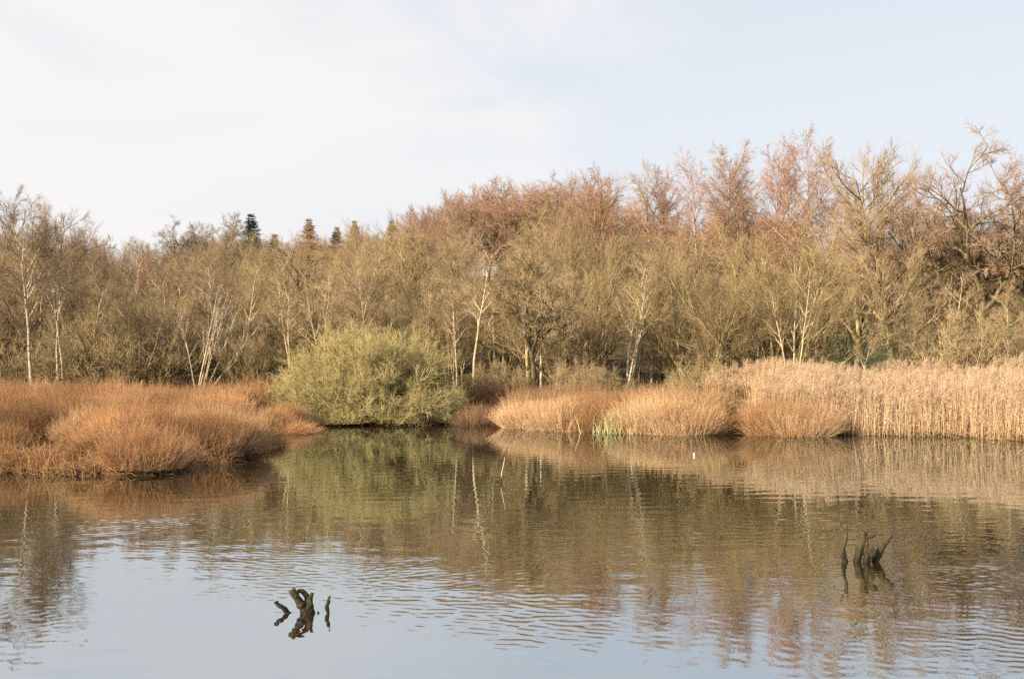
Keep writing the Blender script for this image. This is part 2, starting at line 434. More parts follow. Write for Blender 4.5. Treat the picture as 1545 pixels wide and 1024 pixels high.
def dome(seed, rx=3.4, ry=2.9, H=3.6, stems=110, dens=1.0, low=86):
    """rounded thicket-like bush whose twigs end on a dome"""
    g = np.random.default_rng(seed)
    az = g.uniform(0, 6.283, stems); c = math.cos(R(low)) + (1 - math.cos(R(low))) * g.random(stems) ** 1.35
    s = np.sqrt(1 - c * c)
    tipv = np.stack([rx * s * np.cos(az), ry * s * np.sin(az), H * c], -1) * g.uniform(0.82, 0.97, (stems, 1))
    base = np.stack([0.42 * tipv[:, 0], 0.42 * tipv[:, 1], np.zeros(stems)], -1) * g.uniform(0.2, 1.0, (stems, 1))
    d0 = tipv - base; L = np.linalg.norm(d0, axis=1)
    d = norm(d0); d[:, 2] -= 0.12
    tr = walk(base, d, L * 0.98, 8, g.uniform(0.02, 0.045, stems), 0.007, 0.22, 0.07, g)
    br = spawn(tr, int(11 * dens), 0.22, 0.99, 36, 14, 0.30, 0.35, 6, 0.012, 0.005, 0.3, 0.13, g, fall=0.35)
    tw = spawn(br, 6, 0.12, 1.0, 38, 14, 0.52, 0.35, 4, 0.0068, 0.0035, 0.2, 0.12, g, fall=0.3)
    fi = spawn(tw, 4, 0.15, 1.0, 32, 12, 0.66, 0.4, 3, 0.0046, 0.0022, 0.1, 0.08, g, fall=0.2)
    V, Q = tubes([tr], [5]); tm = mesh_from("bush stems", V, Q, M_moss)
    V2, Q2 = tubes([br, tw, fi], [3, 3, 3]); V2[:, 2] = np.maximum(V2[:, 2], 0.02)
    cm = mesh_from("bush twigs", V2, Q2, M_twig)
    return tm, cm, float(np.percentile(V2[:, 2], 99.8))

def spruce(seed, H=11.0, w=1.9, droop=-0.35):
    g = np.random.default_rng(seed)
    tr = walk(np.zeros((1, 3)), one(0, 0, 1), np.array([H]), 10, np.array([0.16]), 0.012, 0, 0.008, g)
    n = 300
    t = 0.12 + 0.87 * np.sort(g.random(n)) ** 0.85
    az = np.arange(n) * 2.39996 + g.normal(0, 0.3, n)
    d = np.stack([np.cos(az), np.sin(az), 0.25 + 0.5 * t], -1)
    p0 = np.stack([np.zeros(n), np.zeros(n), H * t], -1)
    bo = walk(p0, d, w * (1.03 - t) * g.uniform(0.45, 1.2, n) + 0.12, 6, np.full(n, 0.02), 0.008, droop, 0.05, g)
    tw = spawn(bo, 12, 0.1, 1.0, 48, 12, 0.46, 0.3, 3, 0.02, 0.010, -0.3, 0.06, g, fall=0.5)
    fi = spawn(tw, 7, 0.05, 1.0, 42, 10, 0.42, 0.3, 2, 0.013, 0.006, -0.2, 0.05, g, fall=0.3)
    V, Q = tubes([tr], [8]); tm = mesh_from("spruce trunk", V, Q, M_dark)
    V2, Q2 = tubes([bo, tw, fi], [3, 3, 3])
    return tm, mesh_from("spruce crown", V2, Q2, M_twig), float(H)

KINDS = {
    "birch": [birch(1), birch(2, 13.5, t0=0.4), birch(3, 12.5, 2, t0=0.35), birch(7, 13, t0=0.46, dens=0.85, droop=-0.2), birch(8, 12.5, 2, t0=0.5, dens=0.7, droop=-0.2)],
    "slim": [birch(4, 9.5, 1, dens=0.5, t0=0.52, droop=-0.1, bark=M_pale), birch(5, 9, 2, dens=0.4, t0=0.52, droop=-0.05, bark=M_pale), birch(6, 9, 3, dens=0.35, t0=0.45, droop=0, bark=M_pale)],
    "upright": [upright(11), upright(12, 10.5, 2, M_moss, 42, 20), upright(13, 12, 1, M_dark, 52, 30, wob=0.08)],
    "oak": [oak(21), oak(22, 11, M_oak, 0.38, 55, 0.21, 9), oak(23, 10.5, M_dark, 0.42, 48, 0.20, 7)],
    "willow": [willow(31), willow(32, 7, 11, (5, 55)), willow(33, 6.5, 8, (10, 40))],
    "shrub": [dome(41, 2.3, 2.1, 3.1, 60, 0.9, 70), dome(42, 2.0, 2.1, 3.3, 55, 0.9, 62)],
    "spruce": [spruce(51)],
}
KN = {"birch": "birch_tree", "slim": "birch_tree", "upright": "alder_tree", "oak": "oak_tree", "willow": "willow_tree", "shrub": "shrub", "spruce": "spruce_tree"}
PARTS = {"shrub": ("stems", "twigs")}

def place_at(kind, var, x, y, z, sc, rot, color, label, cat, group=None, name=None, sxy=1.0):
    tm, cm, H = KINDS[kind][var % len(KINDS[kind])]
    e_ = bpy.data.objects.new(name or KN[kind], None); C.objects.link(e_)
    e_.empty_display_size = 0.3
    e_.location = (x, y, z - 0.04); e_.rotation_euler = (0, 0, rot); e_.scale = (sc * sxy, sc * sxy, sc)
    a, b_ = PARTS.get(kind, ("trunk", "crown"))
    obj(a, tm, e_, color); obj(b_, cm, e_, color)
    tag(e_, label, cat, group)
    return e_

def place(kind, var, px, Y, top, color, label, cat="tree", group=None, rot=None, sxy=1.0, name=None):
    x = wx(px, Y); z = float(ground(x, Y)); H = KINDS[kind][var % len(KINDS[kind])][2]
    sc = max(0.2, (wz(top, Y) - z) / H)
    return place_at(kind, var, x, Y, z, sc, rs.uniform(0, 6.283) if rot is None else rot, color, label, cat, group, name, sxy)

OLIVE = (0.395, 0.297, 0.155); OLIVE2 = (0.35, 0.265, 0.145); BROWN = (0.37, 0.26, 0.165); RED = (0.42, 0.245, 0.165)
GREY = (0.30, 0.225, 0.145); TAN = (0.45, 0.335, 0.19)  # GREY: grey-brown of the left wood, darkened to paint in its weaker light

# ---- trees that stand out in the photograph
place("birch", 3, 50, 42, 285, GREY, "slender pale-stemmed birch at the far left, rising behind the rust sedge bank", rot=0.6)
place("birch", 4, 90, 44, 305, GREY, "twin-stemmed pale birch just right of the tall slender birch on the left bank", rot=2.0, sxy=0.8)
place("upright", 2, 8, 47, 300, BROWN, "dark bare tree cut by the left edge, behind the two pale birches", rot=1.0)
place("shrub", 0, 190, 45, 455, OLIVE2, "broad grey-olive shrub behind the middle of the rust sedge bank on the left", "shrub", rot=1.2, sxy=1.35)
place("shrub", 1, 378, 47, 500, (0.12, 0.115, 0.035), "darker mossy green shrub between the leaning white birch stems and the domed willow bush", "shrub", rot=0.2)
place("slim", 0, 195, 66, 370, RED, "lone slim birch with a reddish crown above the grey-olive shrub", rot=0.5)
place("upright", 1, 805, 45, 345, OLIVE, "mossy bare tree with a crooked dark trunk behind the middle of the bank", rot=2.4)
place("oak", 2, 808, 44, 372, TAN, "low crooked dark-trunked oak standing at the bank above the central sedge tussock", rot=1.9, sxy=0.8)
place("slim", 1, 716, 48, 400, OLIVE, "pale forked birch just right of the domed willow bush", rot=0.3)
place("slim", 0, 745, 50, 420, OLIVE, "straight pale birch pole next to the forked birch, right of the willow dome", rot=2.9)
place("slim", 1, 945, 45, 385, OLIVE, "pair of pale straight stems standing behind the green iris clump", rot=1.57)
place("willow", 0, 1170, 46, 335, OLIVE, "wide many-stemmed olive willow fanning out behind the left end of the reed bed", rot=0.8, sxy=1.25)
place("willow", 1, 1040, 47, 380, OLIVE, "olive many-stemmed willow left of the wide fanning willow, behind the rounded tussocks", rot=2.8)
place("birch", 0, 1190, 60, 192, RED, "tallest birch on the skyline, white trunk and reddish wind-blown top", rot=4.1, sxy=0.95)
for v_, px, Y, top, lab in (
        (1, 1222, 61, 222, "reddish birch on the skyline touching the tallest birch's right side"),
        (2, 1246, 64, 262, "low reddish birch at the right foot of the tallest birch"),
        (2, 1158, 63, 208, "reddish birch on the skyline touching the left side of the tallest birch"),
        (1, 1130, 62, 206, "dense reddish birch on the skyline, second left of the tallest"),
        (0, 1098, 64, 222, "reddish birch on the skyline, third left of the tallest"),
        (2, 1064, 64, 226, "loose reddish skyline birch, fourth left of the tallest"),
        (1, 1032, 65, 240, "reddish birch on the skyline, fifth left of the tallest"),
        (0, 998, 66, 240, "thin-topped reddish birch, second right of the dip in the treetops"),
        (1, 965, 66, 272, "small reddish birch, first right of the dip in the treetops")):
    place("birch", v_, px, Y, top, RED if v_ else BROWN, lab, rot=px * 0.7, sxy=0.85)
place("birch", 0, 882, 72, 252, RED, "reddish birch standing above its neighbours left of the dip in the skyline", rot=3.4)
place("upright", 0, 1352, 50, 204, BROWN, "tall straight mossy alder with an open pointed crown behind the reed bed", rot=0.9)
place("oak", 0, 1478, 49, 214, (0.40, 0.27, 0.18), "big spreading oak with heavy curved limbs and a rust-tinged round crown at the right", rot=0.5, sxy=1.05)
place("oak", 1, 1585, 51, 240, BROWN, "spreading bare oak cut by the right edge, beyond the big rust-tinged oak", rot=2.2)
place("oak", 2, 1418, 56, 285, BROWN, "smaller brown oak tucked between the tall alder and the big spreading oak", rot=1.2)
place("shrub", 0, 1435, 45, 462, TAN, "tangled tan scrub behind the reeds in front of the smaller brown oak", "shrub", rot=0.7, sxy=1.1)
place("shrub", 1, 1530, 46, 470, BROWN, "brown scrub bush behind the reeds at the right edge, below the big oak", "shrub", rot=1.9, sxy=1.2)
place("upright", 1, 1290, 56, 245, BROWN, "twin-trunked brown alder left of the tall straight alder", rot=0.1)
for i, (px, top, Y) in enumerate(((283, 330, 120), (340, 320, 122))):
    place("oak", i, px, Y, top, GREY, ("round-headed bare oak on the far left skyline, farther from the dark spruce", "bare oak on the far left skyline close beside the dark spruce")[i], rot=i + 0.4)
DG = (0.035, 0.06, 0.035); LARCH = (0.56, 0.36, 0.20)
for px, top, Y, col, lab, w in (
        (378, 321, 128, DG, "dark green spruce alone on the skyline above the willow dome's left side", 1.6),
        (413, 352, 130, DG, "short dark spruce top just right of the lone dark green spruce", 1.6),
        (465, 328, 132, LARCH, "brown cone-shaped larch on the skyline, tallest of the conifer tops", 1.6),
        (507, 341, 134, (0.5, 0.38, 0.18), "dull olive conifer top between the brown larch and the golden one", 1.6),
        (534, 331, 130, (0.6, 0.46, 0.17), "golden-olive pointed conifer top right of the brown larch", 1.6),
        (590, 331, 128, (0.6, 0.46, 0.18), "small golden conifer top half sunk in the reddish birches", 1.6)):
    place("spruce", 0, px, Y, top, col, lab, rot=px, sxy=w * 1.35)

# leaning white stems on the left
g = np.random.default_rng(77)
pts = [((304, 568), (352, 455)), ((308, 568), (366, 478)), ((302, 566), (330, 462)), ((312, 570), (378, 492)), ((300, 565), (318, 448)), ((306, 560), (345, 485)), ((292, 560), (286, 470))]
p0 = np.array([[wx(a[0], 42.6), 42.6 + g.uniform(-.4, .4), wz(a[1], 42.6) - 0.7] for a, b_ in pts]); p1 = np.array([[wx(b_[0], 42.6), 42.6 + g.uniform(-1.2, .8), wz(b_[1], 42.6)] for a, b_ in pts])
st = walk(p0, p1 - p0, np.linalg.norm(p1 - p0, axis=1), 8, g.uniform(0.02, 0.036, len(pts)), 0.010, 0.0, 0.03, g)
br = spawn(st, 8, 0.35, 1.0, 30, 10, 0.3, 0.3, 5, 0.014, 0.006, 0.3, 0.08, g)
tw = spawn(br, 6, 0.2, 1.0, 32, 10, 0.4, 0.3, 3, 0.007, 0.004, 0.2, 0.1, g)
org = np.array([wx(304, 42.6), 42.6, float(ground(wx(304, 42.6), 42.6)) - 0.05])
lb = bpy.data.objects.new("birch_tree", None); C.objects.link(lb); lb.location = org
V, Q = tubes([(st[0] - org, st[1])], [6]); obj("trunk", mesh_from("leaning stems", V, Q, M_pale), lb)
V, Q = tubes([(br[0] - org, br[1]), (tw[0] - org, tw[1])], [3, 3]); obj("crown", mesh_from("leaning twigs", V, Q, M_twig), lb, (0.4, 0.34, 0.24))
tag(lb, "clump of leaning white birch stems behind the right end of the rust sedge bank", "tree")

# ---- the big willow dome at the water's edge
tm, cm, H = dome(61, 3.75, 2.9, 3.7, 340, 1.25, 92)
bx, by = wx(556, 41.0), 41.0
wb = bpy.data.objects.new("willow_bush", None); C.objects.link(wb); wb.location = (bx, by, 0.06)
obj("stems", tm, wb); obj("twigs", cm, wb, (0.49, 0.405, 0.185))
wb.scale = (1.05, 1.0, 0.95 * (wz(487, by) - 0.06) / H)
tag(wb, "large domed olive-green willow bush with pale twigs overhanging the water", "bush")

# ---- the wood behind, rank upon rank
SKY_X = [-400, 0, 60, 120, 200, 260, 330, 400, 450, 530, 600, 660, 730, 800, 880, 930, 990, 1060, 1130, 1190, 1240, 1290, 1345, 1390, 1480, 1545, 2000]
SKY_Y = [330, 325, 335, 350, 362, 355, 350, 354, 350, 336, 318, 296, 268, 262, 254, 288, 318, 316, 312, 318, 332, 348, 350, 354, 358, 354, 350]
def behind(px):
    if px < 230: return "the rust sedge bank"
    if px < 430: return "the leaning white birch stems"
    if px < 690: return "the domed willow bush"
    if px < 900: return "the crooked dark-trunked oak"
    if px < 1080: return "the pale twin stems"
    if px < 1270: return "the wide fanning willow"
    return "the reed bed"
def k_open(i): return i % 3 != 0
def scatter(n, y0, y1, f0, f1, kinds, tone, word, groupname, jit=14):
    for i in range(n):
        px = -230 + (i + rs.uniform(0.1, 0.9)) * 2000.0 / n
        Y = rs.uniform(y0, y1)
        if 1215 < px < 1345 and 62 < Y < 108 and rs.random() < 0.85: continue      # the meadow's edge stays open
        sk = np.interp(px, SKY_X, SKY_Y)
        if Y < 58 and (690 < px < 1080 or px > 1225) and k_open(i): continue
        top = 470 + (sk - 470) * rs.uniform(f0, f1) + rs.normal(0, jit)
        k = kinds[rs.integers(len(kinds))]
        if 1210 < px < 1350 and Y < 66: k = "slim"
        col = tone(px, top)
        ff = rs.uniform(0.84, 1.14); col = tuple(float(np.clip(c * ff * rs.uniform(0.985, 1.015), 0, 1)) for c in col)
        pl = behind(px)
        kn = {"birch": "birch", "slim": "slim birch", "upright": "alder", "oak": "oak", "willow": "willow", "shrub": "shrub"}[k]
        place(k, rs.integers(3), px, Y, max(top, sk + rs.uniform(-6, 10)), col, f"bare {kn} {word} {pl}", "shrub" if k == "shrub" else "tree", groupname, sxy=rs.uniform(0.85, 1.15))
def tone_low(px, top):
    return OLIVE if rs.random() < 0.65 else OLIVE2 if rs.random() < 0.5 else TAN
def tone_mid(px, top):
    if px < 330: return (GREY, BROWN, OLIVE2)[rs.integers(3)]
    if px < 620: return (OLIVE2, OLIVE, BROWN, TAN)[rs.integers(4)]
    return (OLIVE2, TAN, BROWN, OLIVE)[rs.integers(4)]
def tone_top(px, top):
    if px < 330: return (GREY, BROWN, OLIVE2)[rs.integers(3)]
    if px < 600: return (TAN, BROWN, OLIVE2)[rs.integers(3)]
    return (RED, RED, BROWN)[rs.integers(3)]
scatter(46, 44, 50, -0.15, 0.25, ["shrub", "slim", "willow", "slim"], tone_low, "in the wood's front row behind", "front row of the wood")
for i in range(8):                                       # low scrub under the trees, just behind the bank's sedge
    px = 680 + (i + rs.uniform(0.1, 0.9)) * 104
    if 1225 < px < 1335: continue
    Y = rs.uniform(42.5, 45.5)
    place("shrub", i, px, Y, rs.uniform(522, 556), tuple(np.array((OLIVE, TAN, OLIVE2)[i % 3]) * rs.uniform(0.85, 1.1)),
          f"low bare scrub bush at the trees' feet {'behind the sedge tussocks' if px < 1100 else 'behind the reed bed'}", "shrub", "low scrub along the wood's edge", sxy=rs.uniform(1.0, 1.4))
scatter(50, 50, 58, 0.25, 0.58, ["willow", "upright", "slim", "slim"], tone_low, "in the second row of the wood behind", "second row of the wood")
scatter(52, 43.5, 50, 0.25, 0.6, ["slim"], lambda px, top: (OLIVE, TAN, BROWN)[rs.integers(3)], "with pale pole-like trunk behind", "thin pale poles in the wood", 20)
scatter(60, 58, 70, 0.5, 0.80, ["upright", "willow", "birch", "oak"], tone_mid, "in the middle of the wood behind", "middle of the wood")
scatter(84, 70, 98, 0.72, 1.0, ["birch", "upright", "willow", "oak"], tone_top, "high on the wooded slope behind", "trees high on the wooded slope")
scatter(130, 98, 150, 0.86, 1.02, ["birch", "upright", "willow"], tone_top, "along the far skyline behind", "trees along the far skyline", 6)

# ------------------------------------------------------------------ sedge, rush and reeds
def tussock(seed, n=1500, Rb=0.34, L=1.25, tilt=62, droop=-0.55, side=3, rad=0.0035, up=0.0):
    """rounded clump of fine dead stems from one crown"""
    g = np.random.default_rng(seed)
    az = g.uniform(0, 6.283, n); rr = np.sqrt(g.random(n))
    th = np.radians(tilt * rr ** 1.6 + g.normal(0, 9, n))
    p0 = np.stack([Rb * rr * np.cos(az), Rb * rr * np.sin(az), np.zeros(n)], -1)
    az2 = az + g.normal(0, 0.5, n)
    d = np.stack([np.sin(th) * np.cos(az2), np.sin(th) * np.sin(az2), np.cos(th) + up], -1)
    bent = g.random(n) < 0.14; nb = int(bent.sum())
    d[bent] = np.stack([g.normal(0, 0.7, nb), g.normal(0, 0.7, nb), np.full(nb, 0.6)], -1)
    lump = 0.82 + 0.18 * np.sin(3 * az + seed) * np.sin(5 * rr + seed)
    s = walk(p0, d, L * g.uniform(0.55, 1.06, n) * (1 - 0.30 * rr ** 2) * lump * np.where(g.random(n) < 0.09, g.uniform(1.1, 1.35, n), 1), 6, np.full(n, rad), rad * 0.5, droop, 0.075, g)
    s2 = spawn(s, side, 0.4, 1.0, 22, 10, 0.28, 0.4, 3, rad * 0.8, rad * 0.35, 0.1, 0.08, g)
    V, Q = tubes([s, s2], [3, 3]); V[:, 2] = np.maximum(V[:, 2], -0.08)
    return mesh_from("sedge stems", V, Q, M_stem)
TUS = [tussock(101, 2600, 0.80, 1.15, 30, 0.05), tussock(102, 2600, 0.82, 1.12, 40, 0.05), tussock(103, 2400, 0.72, 1.2, 26, -0.1), tussock(104, 2400, 0.75, 1.05, 58, -0.5, 4)]
MAT = [tussock(111, 900, 0.5, 1.0, 88, -1.1, 2, 0.0045), tussock(112, 800, 0.5, 0.9, 95, -0.9, 2, 0.0045)]
RUST = (0.52, 0.29, 0.145); RUST2 = (0.45, 0.25, 0.125); SAND = (0.59, 0.375, 0.21); DKBR = (0.30, 0.17, 0.08)
def clump(mesh, x, y, sc, col, label, group=None, sz=1.0, z=None, cat="sedge tussock", name="sedge_tussock"):
    o = obj(name, mesh, None, tuple(float(np.clip(c, 0, 1)) for c in col))
    o.location = (x, y, (float(ground(x, y)) if z is None else z) - 0.03)
    o.rotation_euler = (0, 0, rs.uniform(0, 6.283)); o.scale = (sc, sc, sc * sz)
    return tag(o, label, cat, group)

# left bank: front tussocks by hand
def at(px, py):
    Yd = FPX * CAM_H / (py - HOR); return wx(px, Yd), Yd
for i, (px, py, dy, sc, sz, m_, col, lab) in enumerate((
        (224, 712, 0.35, 0.86, 1.05, TUS[1], RUST, "big rounded rust sedge tussock bulging over the water on the left bank"),
        (335, 690, 0.9, 0.95, 0.9, TUS[3], RUST2, "shaggy darker sedge tussock just right of the big rounded rust one"),
        (300, 696, 1.5, 1.0, 1.0, TUS[0], RUST2, "sedge tussock half hidden between the big rounded one and the shaggy one"),
        (365, 676, 0.9, 0.9, 0.85, TUS[3], DKBR, "dark drooping sedge tussock at the right end of the near left bank"),
        (430, 653, 0.7, 1.0, 0.55, TUS[3], RUST, "low spreading rust sedge clump reaching towards the domed willow bush"),
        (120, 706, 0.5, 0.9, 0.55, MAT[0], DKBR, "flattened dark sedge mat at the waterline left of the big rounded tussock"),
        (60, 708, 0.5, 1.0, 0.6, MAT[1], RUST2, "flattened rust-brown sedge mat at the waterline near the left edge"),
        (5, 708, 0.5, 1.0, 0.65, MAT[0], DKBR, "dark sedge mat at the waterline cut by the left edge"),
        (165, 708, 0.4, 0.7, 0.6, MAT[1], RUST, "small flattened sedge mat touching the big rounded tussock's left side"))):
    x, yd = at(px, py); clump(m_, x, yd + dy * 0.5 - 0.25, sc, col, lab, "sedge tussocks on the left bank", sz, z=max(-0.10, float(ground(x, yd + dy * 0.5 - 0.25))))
k = 0
tries = 0
while k < 135 and tries < 4000:
    tries += 1
    y = rs.uniform(21.8, 41); x = rs.uniform(-19, -5.6)
    d = float(shore_dist(x, y))
    if d < 0.12 or d > 12 or (d < 1.0 and -10.5 < x < -6 and y < 23): continue
    if ((x - bx) / 3.7) ** 2 + ((y - by) / 3.4) ** 2 < 1: continue
    frac = (y - 21.5) / 18
    low = x < -8.2 and y < 24.5
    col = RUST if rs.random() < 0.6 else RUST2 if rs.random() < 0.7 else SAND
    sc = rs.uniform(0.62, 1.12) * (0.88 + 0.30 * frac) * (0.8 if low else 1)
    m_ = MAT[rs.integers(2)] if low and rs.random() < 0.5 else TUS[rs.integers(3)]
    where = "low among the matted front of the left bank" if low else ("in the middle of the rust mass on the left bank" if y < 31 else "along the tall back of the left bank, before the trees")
    clump(m_, x, y, sc, tuple(np.array(col) * rs.uniform(0.6, 1.15) * (0.62 if low else 1)), f"fine-stemmed rust sedge tussock {where}", "sedge tussocks on the left bank")  # low front clumps get a darker colour, painting in the shadow there
    k += 1

# right bank: rounded tussocks
for px, py, dy, sc, sz, m_, col, lab in (
        (712, 640, 0.9, 1.0, 0.85, TUS[0], (0.33, 0.20, 0.12), "purplish-brown sedge tussock tucked against the domed willow's right side"),
        (745, 640, 1.0, 0.95, 0.75, TUS[3], DKBR, "dark low sedge tussock in the little inlet right of the domed willow"),
        (800, 645, 0.7, 1.15, 0.9, TUS[1], SAND, "sandy rounded tussock first right of the dark inlet"),
        (850, 648, 0.7, 1.30, 0.92, TUS[0], SAND, "widest rounded tussock between the dark inlet and the green iris clump"),
        (893, 650, 1.1, 1.1, 0.95, TUS[2], RUST2, "narrow tussock just left of the green iris clump"),
        (975, 652, 0.8, 1.20, 1.0, TUS[1], SAND, "upright sandy tussock just right of the green iris clump"),
        (1028, 654, 0.7, 1.25, 1.0, TUS[0], SAND, "rounded sandy tussock bordering the dark hollow on its left"),
        (1050, 655, 1.5, 1.05, 0.95, TUS[1], RUST2, "browner tussock leaning over the dark hollow"),
        (1100, 652, 1.3, 0.72, 1.0, TUS[3], (0.10, 0.055, 0.03), "small dark sedge clump deep in the hollow between the tussocks and reeds"),  # near-black stem colour stands in for the shade inside the hollow
        (1170, 655, 0.8, 1.15, 1.0, TUS[0], RUST2, "brown rounded tussock right of the dark hollow, in front of the reeds"),
        (1205, 656, 0.6, 1.15, 1.05, TUS[1], SAND, "tall sandy tussock against the left front of the reed bed")):
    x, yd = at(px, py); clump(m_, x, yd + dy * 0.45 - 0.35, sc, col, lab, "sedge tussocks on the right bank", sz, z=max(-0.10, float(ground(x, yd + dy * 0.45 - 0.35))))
k = 0
while k < 34:
    px = rs.uniform(690, 1240); d = rs.uniform(1.5, 4.2)
    x = wx(px, 37.5)
    y = next((yy for yy in np.arange(32, 46, 0.2) if float(shore_dist(x, yy)) > d), None)
    if y is None: continue
    if 1055 < px < 1145 and d < 3.6: k += 1; continue
    clump(TUS[rs.integers(3)], x, y, rs.uniform(0.98, 1.2), tuple(np.array((SAND, RUST2, RUST2)[rs.integers(3)]) * rs.uniform(0.7, 1.0)),  # back rows coloured darker, painting shaded gaps behind the front tussocks
          "tall brown sedge tussock behind the waterside tussocks of the right bank", "sedge tussocks on the right bank")
    k += 1

def seg_lerp(pts, s):
    pts = np.array(pts, float); L = np.r_[0, np.cumsum(np.linalg.norm(np.diff(pts, axis=0), axis=1))]
    q = s * L[-1]
    return np.stack([np.interp(q, L, pts[:, 0]), np.interp(q, L, pts[:, 1])], -1)

def reeds(n, edge, depth, hmin, hmax, seed):
    g = np.random.default_rng(seed)
    s = g.random(n); P = seg_lerp(edge, s)
    dep = g.random(n) ** 1.2 * depth
    P[:, 1] += dep; P[:, 0] += dep * 0.35 + g.normal(0, 0.12, n)
    z0 = ground(P[:, 0], P[:, 1]); z0 = np.maximum(z0, -0.25)
    clumpy = 0.5 + 0.5 * np.sin(P[:, 0] * 2.1 + 1.3 * np.sin(P[:, 1] * 1.7))
    h_ = (hmin + (hmax - hmin) * g.random(n)) * (0.88 + 0.16 * clumpy) * (0.80 + 0.2 * np.minimum(1, dep / 1.4))
    h_ = h_ * (1 - 0.10 * np.exp(-((P[:, 0] - 12.2) / 1.3) ** 2) + 0.06 * np.sin(P[:, 0] * 3.1 + P[:, 1])) * (0.78 + 0.22 * sstep(6.4, 8.6, P[:, 0])) * np.where(g.random(n) < 0.25, g.uniform(0.4, 0.9, n), 1)
    p0 = np.column_stack([P, z0])
    d = np.stack([g.normal(0.02, 0.09, n), g.normal(0, 0.09, n), np.ones(n)], -1)
    ln = g.random(n) < 0.06; d[ln, :2] += g.normal(0, 0.5, (int(ln.sum()), 2))
    st_ = walk(p0, d, h_, 6, np.full(n, 0.0048), 0.0028, -0.05, 0.035, g)
    lf_ = spawn(st_, 4, 0.12, 0.85, 24, 10, 0.22, 0.4, 4, 0.006, 0.0015, -0.9, 0.08, g)
    keep = g.random(n) < 0.5
    P_, R_ = st_[0][keep], st_[1][keep]
    tip = (P_[:, -2:], R_[:, -2:])
    pl = spawn(tip, 16, 0.45, 1.0, 24, 8, 0.40, 0.3, 3, 0.0045, 0.0028, -0.7, 0.08, g, fall=0.5)
    pl[0][:, 1, 0] += 0.025; pl[0][:, 2, 0] += 0.07
    V, Q = tubes([st_, lf_], [3, 3]); V2, Q2 = tubes([pl], [3])
    return V, Q, V2, Q2
EDGE = [(7.3, 34.6), (8.2, 34.1), (10.4, 33.5), (13, 32.5), (14.0, 30.7), (15.6, 27.9), (18.5, 24.0)]
V, Q, V2, Q2 = reeds(9000, EDGE, 4.6, 1.55, 2.05, 7)
rb = obj("reed_bed", mesh_from("reed stems", V, Q, M_stem), None, (0.67, 0.465, 0.29))
tag(rb, "pale straw reed bed with feathery tops along the right bank", "reeds", kind="stuff")
pm = obj("plumes", mesh_from("reed plumes", V2, Q2, M_stem), rb, (0.60, 0.43, 0.29))
pm["kind"] = "stuff"
# thinner reeds behind the tussocks, left end
V, Q, V2, Q2 = reeds(900, [(6.4, 37.2), (8.7, 37.2)], 2.0, 1.75, 2.2, 8)
rb2 = obj("reed_bed", mesh_from("thin reed stems", V, Q, M_stem), None, (0.58, 0.38, 0.20))
tag(rb2, "thin stand of taller plumed reeds rising behind the tussocks at the reed bed's left end", "reeds", kind="stuff")
pm = obj("plumes", mesh_from("thin reed plumes", V2, Q2, M_stem), rb2, (0.58, 0.40, 0.26)); pm["kind"] = "stuff"

# dead grass and litter fringe covering the banks
def fringe(name, n, xr, yr, dmin, dmax, L, seed, col, label):
    g = np.random.default_rng(seed)
    x = g.uniform(*xr, n * 4); y = g.uniform(*yr, n * 4); d = shore_dist(x, y)
    ok = np.where((d > dmin) & (d < dmax))[0][:n]
    x, y = x[ok], y[ok]; n = len(ok)
    p0 = np.column_stack([x, y, np.maximum(ground(x, y), -0.04) - 0.02])
    az = g.uniform(0, 6.283, n); th = np.radians(g.uniform(5, 75, n))
    dd = np.stack([np.sin(th) * np.cos(az), np.sin(th) * np.sin(az), np.cos(th)], -1)
    s = walk(p0, dd, L * g.uniform(0.4, 1.2, n), 4, np.full(n, 0.004), 0.0015, -0.9, 0.1, g)
    V, Q = tubes([s], [3])
    o = obj(name, mesh_from(name, V, Q, M_stem), None, col); tag(o, label, "grass", kind="stuff")
fringe("dead_grass", 16000, (-20, -5.6), (20, 41), -0.12, 3.0, 0.55, 31, (0.45, 0.25, 0.11), "matted dead grass covering the left bank between the tussocks")
fringe("dead_grass", 15000, (-19, -5.0), (20, 41), -0.22, 0.4, 0.38, 33, (0.30, 0.17, 0.08), "short ragged dead grass hanging over the left bank's waterline")
fringe("dead_grass", 14000, (-5, 15.5), (27, 45), -0.22, 0.4, 0.36, 34, (0.40, 0.26, 0.13), "short ragged dead grass hanging over the right bank's waterline")
fringe("dead_grass", 9000, (-3, 14), (30, 45), -0.12, 2.5, 0.5, 32, (0.5, 0.32, 0.15), "matted dead grass along the right bank's edge between the tussocks")

# fresh green iris clump
g = np.random.default_rng(91)
ix, iy = at(938, 650); iy = 34.65; ix = wx(938, iy)
n_ = 170
p0 = np.column_stack([g.normal(0, 0.42, n_), g.normal(0, 0.22, n_), np.zeros(n_)])
d = np.stack([g.normal(0, 0.16, n_), g.normal(0, 0.12, n_), np.ones(n_)], -1)
s = walk(p0, d, g.uniform(0.35, 0.85, n_), 5, np.full(n_, 0.011), 0.002, -0.15, 0.05, g)
V, Q = tubes([s], [4])
io = bpy.data.objects.new("iris_clump", None); C.objects.link(io); obj("green_leaves", mesh_from("iris blades", V, Q, mat_twig("iris blades", 0.3)), io, (0.38, 0.35, 0.15)); io.location = (ix, iy, -0.03)
tag(io, "clump of fresh green iris blades at the water's edge between sandy tussocks", "plant")
n_ = 40
p0 = np.column_stack([g.normal(0, 0.4, n_), g.normal(-0.1, 0.12, n_), np.zeros(n_)])
d = np.stack([g.normal(0, 0.35, n_), g.normal(-0.1, 0.2, n_), np.ones(n_)], -1)
s = walk(p0, d, g.uniform(0.3, 0.75, n_), 5, np.full(n_, 0.012), 0.003, -0.5, 0.12, g)
V, Q = tubes([s], [4])
